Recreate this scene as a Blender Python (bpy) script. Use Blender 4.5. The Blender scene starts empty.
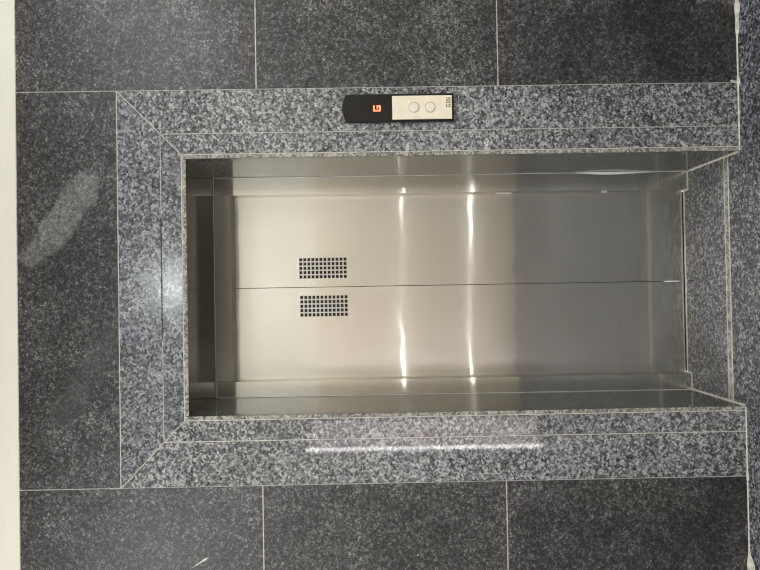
import bpy, bmesh, math, random
from mathutils import Vector, Matrix
random.seed(7)
scn = bpy.context.scene
COL = scn.collection

# ------------------------------------------------------------------ camera, world, exposure
cam_d = bpy.data.cameras.new('camera'); cam = bpy.data.objects.new('camera', cam_d); COL.objects.link(cam)
cam_d.sensor_width = 36.0; cam_d.lens = 36.0 * 571.0 / 760.0; cam_d.clip_start = 0.02
_r = Vector((-0.017025, -0.008614, -0.999818)); _d = Vector((-0.999794, 0.01119, 0.016929)); _f = Vector((0.011042, 0.9999, -0.008803))
_m = Matrix((_r, -_d, -_f)).transposed().to_4x4(); _m.translation = Vector((-0.0223, -2.1032, 1.3631))
cam.matrix_world = _m
scn.camera = cam
w = bpy.data.worlds.new('world'); scn.world = w; w.use_nodes = True
w.node_tree.nodes['Background'].inputs[0].default_value = (0.8, 0.85, 0.9, 1)
w.node_tree.nodes['Background'].inputs[1].default_value = 0.3
scn.view_settings.view_transform = 'Standard'; scn.view_settings.look = 'None'
scn.cycles.sample_clamp_indirect = 4.0
scn.cycles.filter_width = 1.15
scn.view_settings.gamma = 1.0; scn.view_settings.use_curve_mapping = False
scn.view_settings.exposure = 1.85
LAMP = 31.0            # radiance of the ceiling lamps' diffusers

# ------------------------------------------------------------------ dimensions (metres, floor z=0, stone face y=0)
ROOM_X, FRONT_Y = 3.0, -2.62
HC = 2.6737            # top of the stone cladding
CEIL = 2.79
XL, XR, ZH = -0.4851, 0.4932, 2.0691          # edge of the flat trim around the opening
SL, SR, SZ = -0.4688, 0.4769, 2.0528          # visible faces of the reveal slabs
XL1, XR1, ZH1 = -0.5621, 0.5702, 2.1457       # joint between the two trim bands
XL2, XR2, ZH2 = -0.7270, 0.7320, 2.3039       # outside of the trim
YB, YD = 0.3546, 0.3989                       # steel frame face, door leaf face
ZJ = 1.9777
G = 0.0016                                    # half a joint

# ------------------------------------------------------------------ helpers
def sget(n, name): return n.inputs[name]
class NT:
    def __init__(s, name):
        s.m = bpy.data.materials.new(name); s.m.use_nodes = True; s.t = s.m.node_tree
        s.t.nodes.clear(); s.out = s.t.nodes.new('ShaderNodeOutputMaterial')
    def n(s, typ, **kw):
        x = s.t.nodes.new('ShaderNode' + typ)
        for k, v in kw.items(): setattr(x, k, v)
        return x
    def l(s, a, b): s.t.links.new(a, b)
    def put(s, sock, v):
        if hasattr(v, 'is_output') or isinstance(v, bpy.types.NodeSocket): s.l(v, sock)
        else: sock.default_value = v
    def math(s, op, a, b=0.0, c=0.0, clamp=False):
        x = s.n('Math', operation=op, use_clamp=clamp)
        for i, v in enumerate((a, b, c)): s.put(x.inputs[i], v)
        return x.outputs[0]
    def coord(s): return s.n('TexCoord').outputs['Object']
    def mapping(s, vec, scale=(1,1,1), loc=(0,0,0)):
        x = s.n('Mapping'); s.l(vec, x.inputs[0]); x.inputs['Scale'].default_value = scale; x.inputs['Location'].default_value = loc
        return x.outputs[0]
    def noise(s, vec, scale, detail=2.0, rough=0.5, dist=0.0):
        x = s.n('TexNoise'); s.l(vec, x.inputs['Vector'])
        x.inputs['Scale'].default_value = scale; x.inputs['Detail'].default_value = detail
        x.inputs['Roughness'].default_value = rough; x.inputs['Distortion'].default_value = dist
        return x.outputs['Fac']
    def voro(s, vec, scale, out='Color', feature='F1'):
        x = s.n('TexVoronoi', feature=feature); s.l(vec, x.inputs['Vector']); x.inputs['Scale'].default_value = scale
        return x.outputs[out]
    def ramp(s, fac, stops, interp='LINEAR'):
        x = s.n('ValToRGB'); s.l(fac, x.inputs[0]); cr = x.color_ramp; cr.interpolation = interp
        while len(cr.elements) < len(stops): cr.elements.new(0.5)
        for e, (p, c) in zip(cr.elements, stops):
            e.position = p; e.color = (*c, 1) if len(c) == 3 else c
        return x.outputs[0]
    def mix(s, fac, a, b, blend='MIX'):
        x = s.n('Mix', data_type='RGBA', blend_type=blend)
        s.put(x.inputs[0], fac); s.put(x.inputs[6], a); s.put(x.inputs[7], b)
        return x.outputs[2]
    def sep(s, vec):
        x = s.n('SeparateXYZ'); s.l(vec, x.inputs[0]); return x.outputs
    def bump(s, h, strength, dist):
        x = s.n('Bump'); s.l(h, x.inputs['Height']); x.inputs['Strength'].default_value = strength; x.inputs['Distance'].default_value = dist
        return x.outputs[0]
    def bsdf(s, **kw):
        x = s.n('BsdfPrincipled')
        for k, v in kw.items(): s.put(x.inputs[k.replace('_', ' ')], v)
        return x
    def done(s, x): s.l(x.outputs[0], s.out.inputs[0]); return s.m
    def ellipse(s, xyz, cx, cz, dx, dz, a, b, nz, amp=0.6, soft=0.25):
        px = s.math('SUBTRACT', xyz[0], cx); pz = s.math('SUBTRACT', xyz[2], cz)
        u = s.math('ADD', s.math('MULTIPLY', px, dx / a), s.math('MULTIPLY', pz, dz / a))
        v = s.math('ADD', s.math('MULTIPLY', px, -dz / b), s.math('MULTIPLY', pz, dx / b))
        r = s.math('SQRT', s.math('ADD', s.math('MULTIPLY', u, u), s.math('MULTIPLY', v, v)))
        r = s.math('ADD', r, s.math('MULTIPLY', s.math('SUBTRACT', nz, 0.5), amp))
        return s.math('DIVIDE', s.math('SUBTRACT', 1.0 + soft, r), 2 * soft, clamp=True)

def plain(name, col, rough=0.5, metal=0.0, var=0.06, scale=30, **kw):
    t = NT(name); c = t.coord()
    nz = t.noise(c, scale, 4)
    lo = tuple(v * (1 - var) for v in col); hi = tuple(min(1, v * (1 + var)) for v in col)
    return t.done(t.bsdf(Base_Color=t.ramp(nz, [(0.3, lo), (0.7, hi)]), Roughness=rough, Metallic=metal, **kw))

def emit(name, col, strength):
    t = NT(name); e = t.n('Emission'); e.inputs[0].default_value = (*col, 1); e.inputs[1].default_value = strength
    return t.done(e)

def granite(name, dark, mid, light, rough=0.10, cell=122, seed=0.0, ior=1.55, bump=0.0):
    t = NT(name); c = t.mapping(t.coord(), loc=(seed, seed * .7, seed * 1.3))
    warp = t.n('TexNoise'); t.l(c, warp.inputs['Vector']); warp.inputs['Scale'].default_value = 120
    add = t.n('VectorMath', operation='MULTIPLY_ADD'); t.l(warp.outputs['Color'], add.inputs[0])
    add.inputs[1].default_value = (0.008, 0.008, 0.008); t.l(c, add.inputs[2])
    v1 = t.sep(t.voro(add.outputs[0], cell))[0]
    v2 = t.sep(t.voro(add.outputs[0], cell * 2.1))[1]
    n1 = t.noise(c, cell * 0.42, 3, 0.6)
    n2 = t.noise(c, 5, 3)
    f = t.math('ADD', t.math('MULTIPLY', v1, 0.40), t.math('MULTIPLY', v2, 0.22))
    f = t.math('ADD', f, t.math('MULTIPLY', n1, 0.38))
    f = t.math('ADD', f, t.math('MULTIPLY', t.math('SUBTRACT', n2, 0.5), 0.22))
    col = t.ramp(f, [(0.22, dark), (0.40, tuple((a + b) / 2 for a, b in zip(dark, mid))), (0.52, mid), (0.66, tuple((a + b) / 2 for a, b in zip(light, mid))), (0.80, light)])
    kw = {}
    if bump: kw['Normal'] = t.bump(f, bump, 0.002)
    return t.done(t.bsdf(Base_Color=col, Roughness=rough, IOR=ior, **kw))

def tile_stone(name):
    t = NT(name); c = t.coord(); xyz = t.sep(c)
    warp = t.n('TexNoise'); t.l(c, warp.inputs['Vector']); warp.inputs['Scale'].default_value = 90
    add = t.n('VectorMath', operation='MULTIPLY_ADD'); t.l(warp.outputs['Color'], add.inputs[0])
    add.inputs[1].default_value = (0.012, 0.012, 0.012); t.l(c, add.inputs[2])
    v1 = t.sep(t.voro(add.outputs[0], 130))[0]
    v2 = t.sep(t.voro(add.outputs[0], 260))[1]
    n1 = t.noise(c, 60, 4, 0.65, 0.6)
    big = t.noise(c, 2.6, 5, 0.6, 0.4)
    mid = t.noise(c, 11, 4, 0.6)
    f = t.math('ADD', t.math('MULTIPLY', v1, 0.30), t.math('MULTIPLY', v2, 0.25))
    f = t.math('ADD', f, t.math('MULTIPLY', n1, 0.45))
    f = t.math('ADD', f, t.math('MULTIPLY', t.math('SUBTRACT', big, 0.5), 0.42))
    f = t.math('ADD', f, t.math('MULTIPLY', t.math('SUBTRACT', mid, 0.5), 0.26))
    col = t.ramp(f, [(0.27, (0.006, 0.006, 0.0062)), (0.45, (0.028, 0.028, 0.029)), (0.58, (0.065, 0.065, 0.067)), (0.70, (0.15, 0.15, 0.152)), (0.85, (0.36, 0.36, 0.36))])
    # worn and smeared areas of the individual stones
    edge = t.noise(c, 11, 5, 0.65)
    m1 = t.ellipse(xyz, 0.268, 2.505, 0.79, -0.61, 0.215, 0.058, edge, 1.9, 0.14)
    col = t.mix(t.math('MULTIPLY', m1, 0.7), col, t.ramp(f, [(0.3, (0.10, 0.102, 0.104)), (0.7, (0.30, 0.305, 0.31))]))
    m2 = t.ellipse(xyz, -0.315, 2.42, -0.85, 0.52, 0.24, 0.05, edge, 0.9, 0.35)
    col = t.mix(t.math('MULTIPLY', m2, 0.65), col, t.ramp(f, [(0.3, (0.040, 0.041, 0.043)), (0.75, (0.085, 0.086, 0.088))]))
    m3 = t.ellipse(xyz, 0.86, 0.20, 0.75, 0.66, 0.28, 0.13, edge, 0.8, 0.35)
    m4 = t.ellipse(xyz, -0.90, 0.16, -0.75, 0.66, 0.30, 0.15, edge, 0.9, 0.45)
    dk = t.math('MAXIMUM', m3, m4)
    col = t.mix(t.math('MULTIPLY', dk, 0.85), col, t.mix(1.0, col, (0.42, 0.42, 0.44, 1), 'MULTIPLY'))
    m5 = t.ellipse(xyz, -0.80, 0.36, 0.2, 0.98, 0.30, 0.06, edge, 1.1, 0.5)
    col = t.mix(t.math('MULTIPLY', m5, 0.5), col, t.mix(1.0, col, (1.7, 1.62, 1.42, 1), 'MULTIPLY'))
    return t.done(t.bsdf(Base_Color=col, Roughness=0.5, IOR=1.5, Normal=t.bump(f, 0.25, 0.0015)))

def steel(name, grain='Z', base=(0.745, 0.725, 0.685), r1=0.105, r2=0.27, mixf=0.62, wave=0.0):
    """brushed stainless: hairline grain along one axis, wide lobe across the grain"""
    t = NT(name); c = t.coord()
    sc = {'Z': (900, 900, 3), 'X': (3, 900, 900)}[grain]
    hair = t.noise(t.mapping(c, sc), 1.0, 2, 0.6)
    cloud = t.noise(c, 4, 3, 0.5)
    tan = t.n('CombineXYZ'); tan.inputs[2 if grain == 'Z' else 0].default_value = 1.0
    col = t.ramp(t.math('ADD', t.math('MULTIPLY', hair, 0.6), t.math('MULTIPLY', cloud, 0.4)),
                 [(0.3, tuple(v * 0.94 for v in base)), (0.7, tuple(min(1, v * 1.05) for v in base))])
    kw = {}
    if wave:
        kw['Normal'] = t.bump(t.noise(t.mapping(c, (5, 5, 5)), 1.0, 1, 0.4), 1.0, wave)
    a = t.n('BsdfAnisotropic'); b = t.n('BsdfAnisotropic')
    for x, r, an in ((a, r1, 0.76), (b, r2, 0.6)):
        t.l(col, x.inputs['Color']); x.inputs['Roughness'].default_value = r; x.inputs['Anisotropy'].default_value = an
        t.l(tan.outputs[0], x.inputs['Tangent'])
        if wave: t.l(kw['Normal'], x.inputs['Normal'])
    mx = t.n('MixShader'); mx.inputs[0].default_value = mixf
    t.l(a.outputs[0], mx.inputs[1]); t.l(b.outputs[0], mx.inputs[2])
    t.l(mx.outputs[0], t.out.inputs[0])
    return t.m

def box(bm, x0, x1, y0, y1, z0, z1, mi=0):
    vs = [bm.verts.new((x, y, z)) for z in (z0, z1) for x, y in ((x0, y0), (x1, y0), (x1, y1), (x0, y1))]
    fs = [(3, 2, 1, 0), (4, 5, 6, 7), (0, 1, 5, 4), (1, 2, 6, 5), (2, 3, 7, 6), (3, 0, 4, 7)]
    out = []
    for f in fs:
        q = bm.faces.new([vs[i] for i in f]); q.material_index = mi; out.append(q)
    return out
def prism(bm, pts, y0, y1, mi=0):
    """polygon in the wall's plane (x, z) given depth from y0 to y1"""
    a = [bm.verts.new((x, y0, z)) for x, z in pts]; b = [bm.verts.new((x, y1, z)) for x, z in pts]
    n = len(pts); fs = [bm.faces.new(a), bm.faces.new(b[::-1])]
    for i in range(n): fs.append(bm.faces.new((a[i], b[i], b[(i + 1) % n], a[(i + 1) % n])))
    for f in fs: f.material_index = mi
    return fs
def obj(name, bm, mats, parent=None, bevel=0.0, seg=2, smooth=False):
    bmesh.ops.recalc_face_normals(bm, faces=bm.faces[:])
    me = bpy.data.meshes.new(name); bm.to_mesh(me); bm.free()
    for m in (mats if isinstance(mats, (list, tuple)) else [mats]): me.materials.append(m)
    if smooth:
        for p in me.polygons: p.use_smooth = True
    o = bpy.data.objects.new(name, me); COL.objects.link(o)
    if parent is not None: o.parent = parent; o.matrix_parent_inverse = parent.matrix_world.inverted()
    if bevel:
        md = o.modifiers.new('bevel', 'BEVEL'); md.width = bevel; md.segments = seg; md.limit_method = 'ANGLE'
    return o
def thing(name, label, cat, loc, group=None):
    o = bpy.data.objects.new(name, None); COL.objects.link(o); o.empty_display_size = 0.1
    o.location = loc; o['label'] = label; o['category'] = cat
    if group: o['group'] = group
    bpy.context.view_layer.update()
    return o
def structure(o): o['kind'] = 'structure'; return o
B = bmesh.new

# ------------------------------------------------------------------ materials
M = {}
M['tile'] = tile_stone('leathered dark granite tile')
M['grout'] = plain('cream grout', (0.56, 0.54, 0.48), 0.9, var=0.25, scale=60)
M['thingrout'] = plain('grey fine grout', (0.42, 0.41, 0.385), 0.9, var=0.3, scale=60)
M['dark'] = plain('dark open joint', (0.02, 0.02, 0.02), 0.9)
M['concrete'] = plain('rough wall core', (0.3, 0.3, 0.29), 0.9)
M['side'] = granite('polished grey granite', (0.018, 0.018, 0.020), (0.172, 0.178, 0.190), (0.55, 0.56, 0.57), seed=1.0, rough=0.05)
M['head'] = granite('polished granite with lamp tint', (0.020, 0.022, 0.026), (0.145, 0.157, 0.178), (0.44, 0.46, 0.49), seed=4.0, rough=0.22)  # bluish cast of lamp reflections is mixed into this stone's colour
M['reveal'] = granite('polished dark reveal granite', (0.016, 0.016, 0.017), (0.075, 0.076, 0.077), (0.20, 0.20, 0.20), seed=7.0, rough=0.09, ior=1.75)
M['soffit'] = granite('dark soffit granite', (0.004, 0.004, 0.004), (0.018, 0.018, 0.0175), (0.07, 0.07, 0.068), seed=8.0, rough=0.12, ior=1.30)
M['cut'] = granite('raw cut granite edge', (0.06, 0.058, 0.052), (0.30, 0.29, 0.27), (0.62, 0.60, 0.55), seed=2.0, rough=0.8)
M['floor'] = granite('floor granite', (0.010, 0.011, 0.015), (0.085, 0.091, 0.106), (0.36, 0.38, 0.41), seed=9.0, rough=0.25)  # blue tint stands for reflected lamp light, put into the base colour
M['sill'] = granite('threshold granite', (0.012, 0.012, 0.014), (0.092, 0.098, 0.110), (0.42, 0.43, 0.45), seed=12.0, rough=0.35)
M['paint'] = plain('cream wall paint', (0.88, 0.84, 0.73), 0.7, var=0.02)
M['ceil'] = plain('cream ceiling paint', (0.90, 0.88, 0.80), 0.8, var=0.015)
M['door_steel'] = steel('brushed steel door', 'Z', wave=0.0012)
M['jamb_steel'] = steel('brushed steel jamb', 'Z', base=(0.83, 0.81, 0.77), r2=0.22, mixf=0.3)
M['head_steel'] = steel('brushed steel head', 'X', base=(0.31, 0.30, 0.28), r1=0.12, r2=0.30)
M['black'] = plain('black plastic', (0.012, 0.0105, 0.0095), 0.35, var=0.05, IOR=1.35)
M['smoke'] = plain('smoked display window', (0.014, 0.012, 0.010), 0.2, var=0.04, IOR=1.38)
M['beige'] = plain('champagne faceplate', (0.86, 0.79, 0.64), 0.42, var=0.04, scale=40)
M['button'] = plain('pale button', (0.86, 0.81, 0.71), 0.35, var=0.03)
M['ring'] = plain('button ring', (0.56, 0.51, 0.43), 0.4)
M['mark'] = plain('grey print', (0.33, 0.30, 0.22), 0.6)
M['led'] = emit('orange led', (1.0, 0.135, 0.058), 1.2)
M['lampwhite'] = emit('lamp diffuser', (0.97, 0.985, 1.0), LAMP)
M['lampdim'] = emit('dim lamp diffuser', (0.93, 0.97, 1.0), LAMP * 0.55)
M['linear'] = emit('added streak glow', (1.0, 0.98, 0.93), 6.3)
M['tall'] = emit('added tall glow', (1.0, 0.96, 0.94), 5.0)
M['pane'] = emit('added pink glow', (1.0, 0.84, 0.80), 0.95)
M['white'] = plain('white plastic', (0.8, 0.8, 0.78), 0.4, var=0.02)
M['sealant'] = plain('white sealant', (0.86, 0.87, 0.90), 0.35, var=0.03)
M['laminate'] = plain('beige door laminate', (0.80, 0.70, 0.55), 0.5, var=0.03)

# ------------------------------------------------------------------ room shell
bm = B(); tiles = B
GR = 0.0021
def stone_grid(bm, x0, x1, zs, y0=0.0, y1=0.02):
    for za, zb in zip(zs[:-1], zs[1:]):
        box(bm, x0 + GR, x1 - GR, y0, y1, za + GR, zb - GR, 0)
        box(bm, x0 + 0.0013, x1 - 0.0013, y0 + 0.001, y1, zb - GR, zb + GR, 1)
xs = [XR2]
while xs[-1] < ROOM_X: xs.append(min(ROOM_X, xs[-1] + 0.62))
for a, b in zip(xs[:-1], xs[1:]):
    stone_grid(bm, a, b, [0.0, 0.8946, 1.7896, HC])
    box(bm, b - GR, b + GR, 0.001, 0.02, 0, HC, 1)
xs = [XL2]
while xs[-1] > -ROOM_X: xs.append(max(-ROOM_X, xs[-1] - 0.62))
for a, b in zip(xs[:-1], xs[1:]):
    stone_grid(bm, b, a, [0.0, 0.892, 1.7867, HC])
    box(bm, b - GR, b + GR, 0.001, 0.02, 0, HC, 1)
for x in (XL2, XR2): box(bm, x - 0.0012, x + 0.0012, 0.001, 0.02, 0, ZH2, 5)
for x in (XL2, XR2): box(bm, x - 0.0012, x + 0.0012, 0.001, 0.02, ZH2, HC, 1)
stone_grid(bm, XL2, XR2, [ZH2, HC])
box(bm, XL2, XR2, 0.001, 0.02, ZH2 - 0.0012, ZH2 + GR, 1)
# wall core around the opening, and the shaft behind the leaves
box(bm, XR, ROOM_X, 0.0205, 0.60, 0, HC, 2); box(bm, -ROOM_X, XL, 0.0205, 0.60, 0, HC, 2)
box(bm, XL, XR, 0.0205, 0.60, ZH, HC, 2); box(bm, XL, XR, 0.58, 0.60, 0, ZH, 3)
box(bm, -ROOM_X, ROOM_X, 0.006, 0.60, HC + 0.0005, CEIL, 4)   # painted strip above the stone
# scratches and grout smears on the stone
def smear(x, z, dx, dz, ln, wd, mi=1):
    d = Vector((dx, dz)).normalized(); n = Vector((-d.y, d.x))
    pts = [(x + d.x * a * ln + n.x * b * wd, z + d.y * a * ln + n.y * b * wd) for a, b in ((-1, 0), (-.2, -.6), (.6, -1), (1, 0), (.5, .8), (-.3, .5))]
    prism(bm, pts, -0.0004, 0.002, mi)
smear(-1.003, 2.02, 0.25, -0.4, 0.040, 0.0035)
smear(0.735, 0.012, 0.1, 0.6, 0.02, 0.006)
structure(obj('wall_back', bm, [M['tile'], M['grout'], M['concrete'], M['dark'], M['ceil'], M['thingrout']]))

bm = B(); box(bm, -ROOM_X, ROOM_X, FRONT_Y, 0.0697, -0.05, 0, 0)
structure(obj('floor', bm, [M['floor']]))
bm = B(); box(bm, -ROOM_X, ROOM_X, FRONT_Y, 0.6, CEIL, CEIL + 0.05)
structure(obj('ceiling', bm, [M['ceil']]))
bm = B(); box(bm, -ROOM_X - 0.1, -ROOM_X, FRONT_Y, 0.6, 0, CEIL); structure(obj('wall_left', bm, [M['paint']]))
bm = B(); box(bm, ROOM_X, ROOM_X + 0.1, FRONT_Y, 0.6, 0, CEIL); structure(obj('wall_right', bm, [M['paint']]))
bm = B(); box(bm, -ROOM_X, ROOM_X, FRONT_Y - 0.1, FRONT_Y, 0, CEIL); structure(obj('wall_front', bm, [M['paint']]))

# lumpy bead of grout where the wall meets the floor
bm = B()
def bead(x0, x1, w0):
    n = 90; prev = None
    for i in range(n + 1):
        x = x0 + (x1 - x0) * i / n
        wv = w0 * (0.7 + 0.5 * random.random())
        for cx, s, a in ((1.005, .03, .018), (0.935, .025, .012), (-1.055, .035, .028), (0.735, .012, .010), (-0.73, .01, .006)):
            wv += a * math.exp(-((x - cx) / s) ** 2)
        h = 0.0025 + wv * 0.25
        cur = [bm.verts.new((x, 0.0, 0.0)), bm.verts.new((x, -wv, 0.0002)), bm.verts.new((x, 0.0, h))]
        if prev:
            for k in range(3): bm.faces.new((prev[k], prev[(k + 1) % 3], cur[(k + 1) % 3], cur[k]))
        prev = cur
bead(SR + .002, 1.5, 0.0045); bead(-1.5, SL - .002, 0.0035)
structure(obj('trim_1', bm, [M['grout']]))

# ------------------------------------------------------------------ granite surround of the opening
sur = thing('door_surround', 'speckled grey polished granite surround with mitred corners framing the lift doorway', 'door surround', (0, 0, 0))
Y1 = 0.02
def band(name, pts, mat): 
    b = B(); prism(b, pts, 0.0, Y1); return obj(name, b, mat, sur, 0.0006, 1)
m2 = G * 0.8 * math.sqrt(2)
# mitre lines run from the outer corner to the inner corner; x(z) along each
def mit(side, z):
    xo, xi = (XR2, XR) if side > 0 else (XL2, XL)
    return xo + (xi - xo) * (ZH2 - z) / (ZH2 - ZH)
g = G
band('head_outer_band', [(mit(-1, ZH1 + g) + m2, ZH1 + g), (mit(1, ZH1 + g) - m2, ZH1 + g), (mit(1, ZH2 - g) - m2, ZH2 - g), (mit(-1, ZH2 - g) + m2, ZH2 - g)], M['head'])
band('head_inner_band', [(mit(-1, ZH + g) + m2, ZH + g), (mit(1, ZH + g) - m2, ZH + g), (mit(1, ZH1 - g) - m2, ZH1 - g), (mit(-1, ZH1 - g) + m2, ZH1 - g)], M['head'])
for s, x0, x1, x2 in ((1, XR, XR1, XR2), (-1, XL, XL1, XL2)):
    for name, a, b_ in (('jamb_outer_band', x1, x2), ('jamb_inner_band', x0, x1)):
        a2, b2 = a + s * g, b_ - s * g
        def zat(x):
            xo, xi = (XR2, XR) if s > 0 else (XL2, XL)
            return ZH2 + (ZH - ZH2) * (x - xo) / (xi - xo)
        band(name, [(a2, 0.0), (b2, 0.0), (b2, zat(b2) - m2), (a2, zat(a2) - m2)], M['side'])
# grout in all of its joints
b = B(); gy0 = 0.0008
def gbox(x0, x1, z0, z1, mi=0): box(b, min(x0, x1), max(x0, x1), gy0, Y1, z0, z1, mi)
for s, x0, x1, x2 in ((1, XR, XR1, XR2), (-1, XL, XL1, XL2)):
    gbox(x1 - g, x1 + g, 0, ZH1 - 0.004, 1 if s > 0 else 0); gbox(x0 - g, x0 + g, 0, ZH)
    xo, xi = x2, x0
    prism(b, [(xo - s * 0.004, ZH2 - 0.004 + m2), (xo - s * 0.004 , ZH2 - 0.004 - m2), (xi, ZH - m2), (xi, ZH + m2)], gy0, Y1, 0)
gbox(XL, XR, ZH - g, ZH + g)
segs = [(XL1 + .004, -0.19, 1), (-0.19, 0.265, 2), (0.265, XR1 - .004, 1)]
for x0, x1, mi in segs: gbox(x0, x1, ZH1 - g, ZH1 + g, mi)
obj('joint', b, [M['grout'], M['thingrout'], M['dark']], sur)
b = B(); prism(b, [(-0.0735, 2.2665), (-0.0640, 2.2475), (-0.0625, 2.2485), (-0.0700, 2.2655)], -0.0003, 0.001); o = obj('scratch', b, M['sealant'], sur); o['label'] = 'small white scratch'
# reveal slabs with raw-cut front edges
def reveal(name, x0, x1, z0, z1, mat='reveal'):
    b = B(); fs = box(b, x0, x1, 0.0, YB + 0.10, z0, z1)
    fs[2].material_index = 1
    return obj(name, b, [M[mat], M['cut']], sur, 0.001, 1)
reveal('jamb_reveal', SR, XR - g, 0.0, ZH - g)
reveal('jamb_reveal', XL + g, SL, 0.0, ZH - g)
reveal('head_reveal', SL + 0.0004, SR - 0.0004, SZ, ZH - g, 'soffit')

# ------------------------------------------------------------------ threshold
th = thing('threshold_slab', 'grey granite threshold slab on the floor below the steel lift doors', 'threshold', (0, 0.2, 0))
b = B(); box(b, SL + .003, SR - .003, 0.1008, YB - 0.003, -0.05, 0); box(b, -0.397, 0.397, YB - 0.003, 0.383, -0.05, 0)
obj('slab', b, M['sill'], th)
b = B()
box(b, SL + .002, SR - .002, 0.0697, 0.0755, -0.05, 0.0014); box(b, SL + .002, SR - .002, 0.095, 0.1008, -0.05, 0.0014)
box(b, SL + .002, SR - .002, 0.0755, 0.095, -0.05, 0.0006, 1)
for s, x in ((1, SR), (-1, SL)):
    prism_pts = [(x - s * 0.0055, 0.0), (x, 0.0), (x, 0.006)]
    prism(b, prism_pts, 0.004, YB, 0)
box(b, SL + .004, -0.397, YB - 0.0045, YB - 0.0002, -0.02, 0.004); box(b, 0.397, SR - .004, YB - 0.0045, YB - 0.0002, -0.02, 0.004)
for s in (1, -1): box(b, min(s * .3935, s * .3995), max(s * .3935, s * .3995), YB - .004, 0.383, -0.02, 0.003)
box(b, -0.397, 0.397, 0.383, 0.393, -0.05, 0.0015)
obj('grout_line', b, [M['grout'], M['cut']], th)
b = B(); box(b, -0.398, 0.398, 0.3932, 0.46, -0.05, -0.012); obj('sill_groove', b, M['dark'], th)
b = B(); box(b, -0.0025, 0.0025, 0.328, 0.372, -0.001, 0.0004); obj('seam_stain', b, M['dark'], th)

# ------------------------------------------------------------------ steel frame
fr = thing('lift_door_frame', 'brushed stainless steel frame standing inside the granite recess around both lift doors', 'door frame', (0, YB, 0))
YF = 0.3972
for s, xa, xb in ((1, 0.40, SR - 0.001), (-1, SL + 0.001, -0.40)):
    b = B(); box(b, xa, xb, YB, YF, 0.0, SZ - 0.001); obj('jamb', b, M['jamb_steel'], fr, 0.0005, 1)
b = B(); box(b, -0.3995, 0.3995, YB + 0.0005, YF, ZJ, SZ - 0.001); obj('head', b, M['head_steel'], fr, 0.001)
b = B()
for s, x in ((1, SR - 0.0005), (-1, SL + 0.0005)):
    prism(b, [(x, 0.002), (x - s * 0.0014, 0.002), (x - s * 0.0014, SZ - .002), (x, SZ - .002)], YB - 0.0018, YB - 0.0001)
box(b, SL + .001, SR - .001, YB - 0.0018, YB - 0.0001, SZ - 0.0022, SZ - 0.0006)
o = obj('sealant_line', b, M['sealant'], fr); o['label'] = 'thin cream sealant line'
b = B()
n = 24; z0, z1 = 0.115, 0.51; prev = None
for i in range(n + 1):
    t = i / n; z = z0 + (z1 - z0) * t; wd = 0.0008 + 0.0085 * math.sin(math.pi * t ** 1.25) ** 1.3
    cur = [b.verts.new((SR - 0.0012, YB - 0.0020, z)), b.verts.new((SR - 0.0012 - wd, YB - 0.0020, z)), b.verts.new((SR - 0.0012, YB - 0.0020 - wd * .8, z))]
    if prev:
        for k in range(3): b.faces.new((prev[k], prev[(k + 1) % 3], cur[(k + 1) % 3], cur[k]))
    else: b.faces.new(cur)
    prev = cur
b.faces.new(prev[::-1])
o = obj('sealant_bead', b, M['sealant'], fr); o['label'] = 'white sealant bead'
for za, zb in ((0.755, 0.825), (0.335, 0.36)):
    b = B(); box(b, 0.3965, 0.3996, YF - 0.001, YF + 0.0012, za, zb); o = obj('shim', b, M['sealant'], fr, 0.0008); o['label'] = 'white shim'

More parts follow.
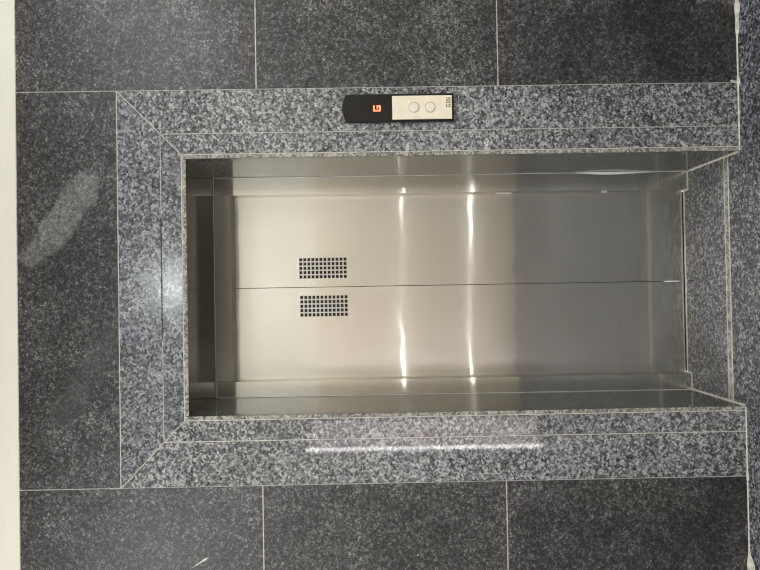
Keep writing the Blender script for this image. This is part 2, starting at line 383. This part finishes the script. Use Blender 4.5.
# ------------------------------------------------------------------ door leaves with their vent grilles
def leaf(label, x0, x1, gx0, gx1, gz0, gz1):
    root = thing('lift_door', label, 'lift door', ((x0 + x1) / 2, YD, 0.0), 'centre-opening lift doors')
    z0, z1, y0, y1 = 0.004, 2.02, YD, YD + 0.03
    b = B()
    # front sheet with a rectangular cut-out, then the folded sides and back
    gz0 -= .0026; gz1 += .0026; gx0 -= .0026; gx1 += .0026
    xs_, zs_ = [x0, gx0, gx1, x1], [z0, gz0, gz1, z1]
    V = {(i, j): b.verts.new((xs_[i], y0, zs_[j])) for i in range(4) for j in range(4)}
    for i in range(3):
        for j in range(3):
            if (i, j) != (1, 1): b.faces.new((V[i, j], V[i + 1, j], V[i + 1, j + 1], V[i, j + 1]))
    W = {k: b.verts.new((x, y1, z)) for k, x, z in (((0, 0), x0, z0), ((3, 0), x1, z0), ((3, 3), x1, z1), ((0, 3), x0, z1))}
    b.faces.new((W[0, 0], W[0, 3], W[3, 3], W[3, 0]))
    ring = [(i, 0) for i in range(4)] + [(3, j) for j in range(1, 4)] + [(i, 3) for i in (2, 1, 0)] + [(0, j) for j in (2, 1)]
    def side(chain, wa, wb): b.faces.new([V[k] for k in chain] + [W[wb], W[wa]])
    side([(0, 0), (1, 0), (2, 0), (3, 0)], (0, 0), (3, 0)); side([(3, 0), (3, 1), (3, 2), (3, 3)], (3, 0), (3, 3))
    side([(3, 3), (2, 3), (1, 3), (0, 3)], (3, 3), (0, 3)); side([(0, 3), (0, 2), (0, 1), (0, 0)], (0, 3), (0, 0))
    obj('panel', b, M['door_steel'], root)
    # punched plate: 12 x 5 square holes
    b = B(); nr, nc = 12, 5; fill = 0.70
    pz, px = (gz1 - gz0) / nr, (gx1 - gx0) / nc
    zz, xx = [gz0], [gx0]
    for k in range(nr): zz += [gz0 + pz * (k + .5 - fill / 2), gz0 + pz * (k + .5 + fill / 2)]
    for k in range(nc): xx += [gx0 + px * (k + .5 - fill / 2), gx0 + px * (k + .5 + fill / 2)]
    zz.append(gz1); xx.append(gx1)
    F0 = {(i, j): b.verts.new((x, y0, z)) for i, x in enumerate(xx) for j, z in enumerate(zz)}
    F1 = {(i, j): b.verts.new((x, y0 + 0.0016, z)) for i, x in enumerate(xx) for j, z in enumerate(zz)}
    for i in range(len(xx) - 1):
        for j in range(len(zz) - 1):
            k = [(i, j), (i + 1, j), (i + 1, j + 1), (i, j + 1)]
            if i % 2 and j % 2:
                for q in range(4):
                    p, r = k[q], k[(q + 1) % 4]; b.faces.new((F0[p], F0[r], F1[r], F1[p]))
            else:
                b.faces.new([F0[p] for p in k]); b.faces.new([F1[p] for p in k[::-1]])
    gr = obj('vent_grille', b, M['grille'], root)
    b = B(); box(b, gx0 - .002, gx1 + .002, y0 + 0.012, y0 + 0.016, gz0 - .002, gz1 + .002); obj('backing', b, M['dark'], gr)
    return root
M['grille'] = steel('bright punched steel', 'Z', base=(0.78, 0.78, 0.77), r1=0.2, r2=0.4)
leaf('right steel lift door, the one nearer the call panel, with small vent grille', 0.0018, 0.42, 0.0393, 0.1282, 1.4862, 1.6925)
leaf('left steel lift door, the one farther from the call panel, with small vent grille', -0.42, -0.0008, -0.1271, -0.0369, 1.4845, 1.6907)

# ------------------------------------------------------------------ call panel
cp = thing('call_panel', 'black and champagne lift call panel with orange floor display, on the granite surround', 'call panel', (0.65, 0, 1.27))
x0, x1, zb, zt, zc = 0.600, 0.7012, 1.063, 1.459, 1.4725
def arch(x0, x1, zb, zt, zc, n=14):
    pts = [(x0, zb), (x1, zb)]
    for i in range(n + 1):
        t = i / n; x = x1 + (x0 - x1) * t; pts.append((x, zt + (zc - zt) * (1 - (2 * t - 1) ** 2)))
    return pts
b = B(); prism(b, arch(x0, x1, zb, zt, zc), -0.016, -0.0002); obj('housing', b, M['black'], cp, 0.0007, 1)
b = B(); prism(b, arch(x0 + .003, x1 - .003, 1.2915, zt - .002, zc - .003), -0.0172, -0.0158); disp = obj('display_window', b, M['smoke'], cp, 0.0005, 1)
b = B(); box(b, 0.6065, 0.6935, -0.0176, -0.0158, 1.0695, 1.2888); face = obj('faceplate', b, M['beige'], cp, 0.0008)
b = B()   # floor letter G as lit segments
dx0, dx1, dz0, dz1, s = 0.6372, 0.6592, 1.3310, 1.3588, 0.0058
def seg(xa, xb_, za, zb_): box(b, xa, xb_, -0.0178, -0.0171, za, zb_)
seg(dx0, dx1, dz1 - s, dz1); seg(dx0, dx0 + s, dz0 + s, dz1 - s); seg(dx0, dx1, dz0, dz0 + s)
seg(dx1 - s, dx1, dz0 + s, dz0 + 0.0150); seg(dx1 - 0.0115, dx1 - s, dz0 + 0.0098, dz0 + 0.0150)
o = obj('floor_letter', b, M['led'], disp); o['label'] = 'glowing orange letter'
def disc(b, cx, cz, r, y0, y1, n=40, r2=None):
    r2 = r if r2 is None else r2
    a = [b.verts.new((cx + r * math.cos(2 * math.pi * i / n), y1, cz + r * math.sin(2 * math.pi * i / n))) for i in range(n)]
    c = [b.verts.new((cx + r2 * math.cos(2 * math.pi * i / n), y0, cz + r2 * math.sin(2 * math.pi * i / n))) for i in range(n)]
    b.faces.new(a[::-1]); b.faces.new(c)
    for i in range(n): b.faces.new((a[i], a[(i + 1) % n], c[(i + 1) % n], c[i]))
for cz, up in ((1.208, 1), (1.149, -1)):
    b = B(); disc(b, 0.6502, cz, 0.0172, -0.0212, -0.0174, r2=0.0155); bt = obj('button', b, M['button'], cp, 0.001)
    b = B(); disc(b, 0.6502, cz, 0.0205, -0.0184, -0.0174); obj('rim', b, M['ring'], bt)
    b = B(); prism(b, [(0.6502 - .0055, cz - .004 * up), (0.6502 + .0055, cz - .004 * up), (0.6502, cz + .0055 * up)], -0.0216, -0.0211); obj('arrow', b, M['beige'], bt)
b = B()   # small two-piece printed mark in the plate's lower corner
def mk(u0, u1, v0, v1): box(b, 0.6495 + u0 * .036, 0.6495 + u1 * .036, -0.0179, -0.0175, 1.0745 + v0 * .017, 1.0745 + v1 * .017)
mk(0, .32, .72, 1); mk(0, .13, 0, .72); mk(.13, .32, 0, .28); mk(.22, .32, .28, .5)
mk(.40, .52, 0, 1); mk(.52, 1, 0, .24); mk(.58, .70, .36, 1); mk(.76, .86, .36, 1); mk(.86, 1, .34, .58); mk(.90, 1, .70, 1)
obj('printed_mark', b, M['mark'], face)

# ------------------------------------------------------------------ the lobby behind the viewer
def ceiling_lamp(x, y, r, label, mat='lampwhite'):
    t = thing('ceiling_light', label, 'ceiling light', (x, y, CEIL), 'round ceiling lights of the lobby')
    b = B(); n = 40
    for ra, rb, za, zb_ in ((r + .018, r + .012, CEIL, CEIL - .022), (r + .012, r, CEIL - .022, CEIL - .022), (r, r, CEIL - .022, CEIL - 0.012)):
        A = [b.verts.new((x + ra * math.cos(2 * math.pi * i / n), y + ra * math.sin(2 * math.pi * i / n), za)) for i in range(n)]
        D = [b.verts.new((x + rb * math.cos(2 * math.pi * i / n), y + rb * math.sin(2 * math.pi * i / n), zb_)) for i in range(n)]
        for i in range(n): b.faces.new((A[i], A[(i + 1) % n], D[(i + 1) % n], D[i]))
    obj('ring', b, M['white'], t)
    b = B(); prev = None          # opal dome
    for k in range(7):
        a = math.pi / 2 * k / 7
        cur = [b.verts.new((x + r * math.cos(a) * math.cos(2 * math.pi * i / n), y + r * math.cos(a) * math.sin(2 * math.pi * i / n), CEIL - .018 - 0.5 * r * math.sin(a))) for i in range(n)]
        if prev:
            for i in range(n): b.faces.new((prev[i], prev[(i + 1) % n], cur[(i + 1) % n], cur[i]))
        else: b.faces.new(cur[::-1])
        prev = cur
    b.faces.new(prev); obj('diffuser', b, M[mat], t)
for x, y, r, lb in ((0.03, -1.85, 0.13, 'round ceiling light opposite the middle of the lift doors'),
                    (-1.6, -1.45, 0.17, 'round ceiling light left of the lift doors'),
                    (1.55, -1.45, 0.17, 'round ceiling light right of the lift doors')):
    ceiling_lamp(x, y, r, lb, 'lampdim' if r < 0.14 else 'lampwhite')
# double door and added glowing pieces on the wall opposite
def flat_door(name, x0, x1, z1, mat):
    b = B(); y = FRONT_Y
    box(b, x0, x1, y, y + 0.035, 0.006, z1); d = structure(obj(name, b, [mat], None, 0.002))
    return d
flat_door('door_1', -0.72, 0.75, 1.92, M['laminate'])
def linear(x0, x1, z0, z1, label, mat='linear'):  # unseen glowing strips, added to make the streaks mirrored in the steel
    t = thing('added_light_strip', label, 'added light strip', ((x0 + x1) / 2, FRONT_Y, z0), 'slim linear added strips')
    b = B(); y = FRONT_Y + (0.036 if -0.73 < x1 and x0 < 0.76 else 0.0)
    box(b, x0 - .006, x1 + .006, y, y + .018, z0 - .004, z1 + .004); obj('channel', b, M['white'], t)
    b = B(); box(b, x0, x1, y + .018, y + .021, z0, z1); obj('diffuser', b, M[mat], t)
def glow_pane(name, x0, x1, z0, z1):  # unseen glowing pane, added for the pinkish reflection in the left trim
    b = B(); y = FRONT_Y; f = 0.02
    for a in ((x0 - f, x1 + f, z0 - f, z0), (x0 - f, x1 + f, z1, z1 + f), (x0 - f, x0, z0, z1), (x1, x1 + f, z0, z1)): box(b, a[0], a[1], y, y + .03, a[2], a[3])
    fr_ = structure(obj(name, b, M['white']))
    b = B(); box(b, x0, x1, y, y + .012, z0, z1); obj('pane', b, M['pane'], fr_)
glow_pane('added_glow_pane', -1.275, -1.08, 0.04, 1.90)
linear(0.84, 1.2, 1.068, 1.079, 'slim added light strip at hand height right of the opposite door')
linear(-1.05, -0.49, 1.101, 1.112, 'slim added light strip at hand height left of the opposite door')
linear(0.52, 1.2, 0.425, 0.435, 'slim added light strip near the floor right of the opposite door')
linear(-0.125, -0.085, 0.446, 0.456, 'short slim added light strip low on the opposite door')
linear(-0.97, -0.66, 0.456, 0.466, 'slim added light strip near the floor left of the opposite door')
linear(-1.325, -1.302, 0.006, 1.95, 'tall slim added light strip beside the glowing pane', 'tall')  # added for the bright upright line mirrored in the granite
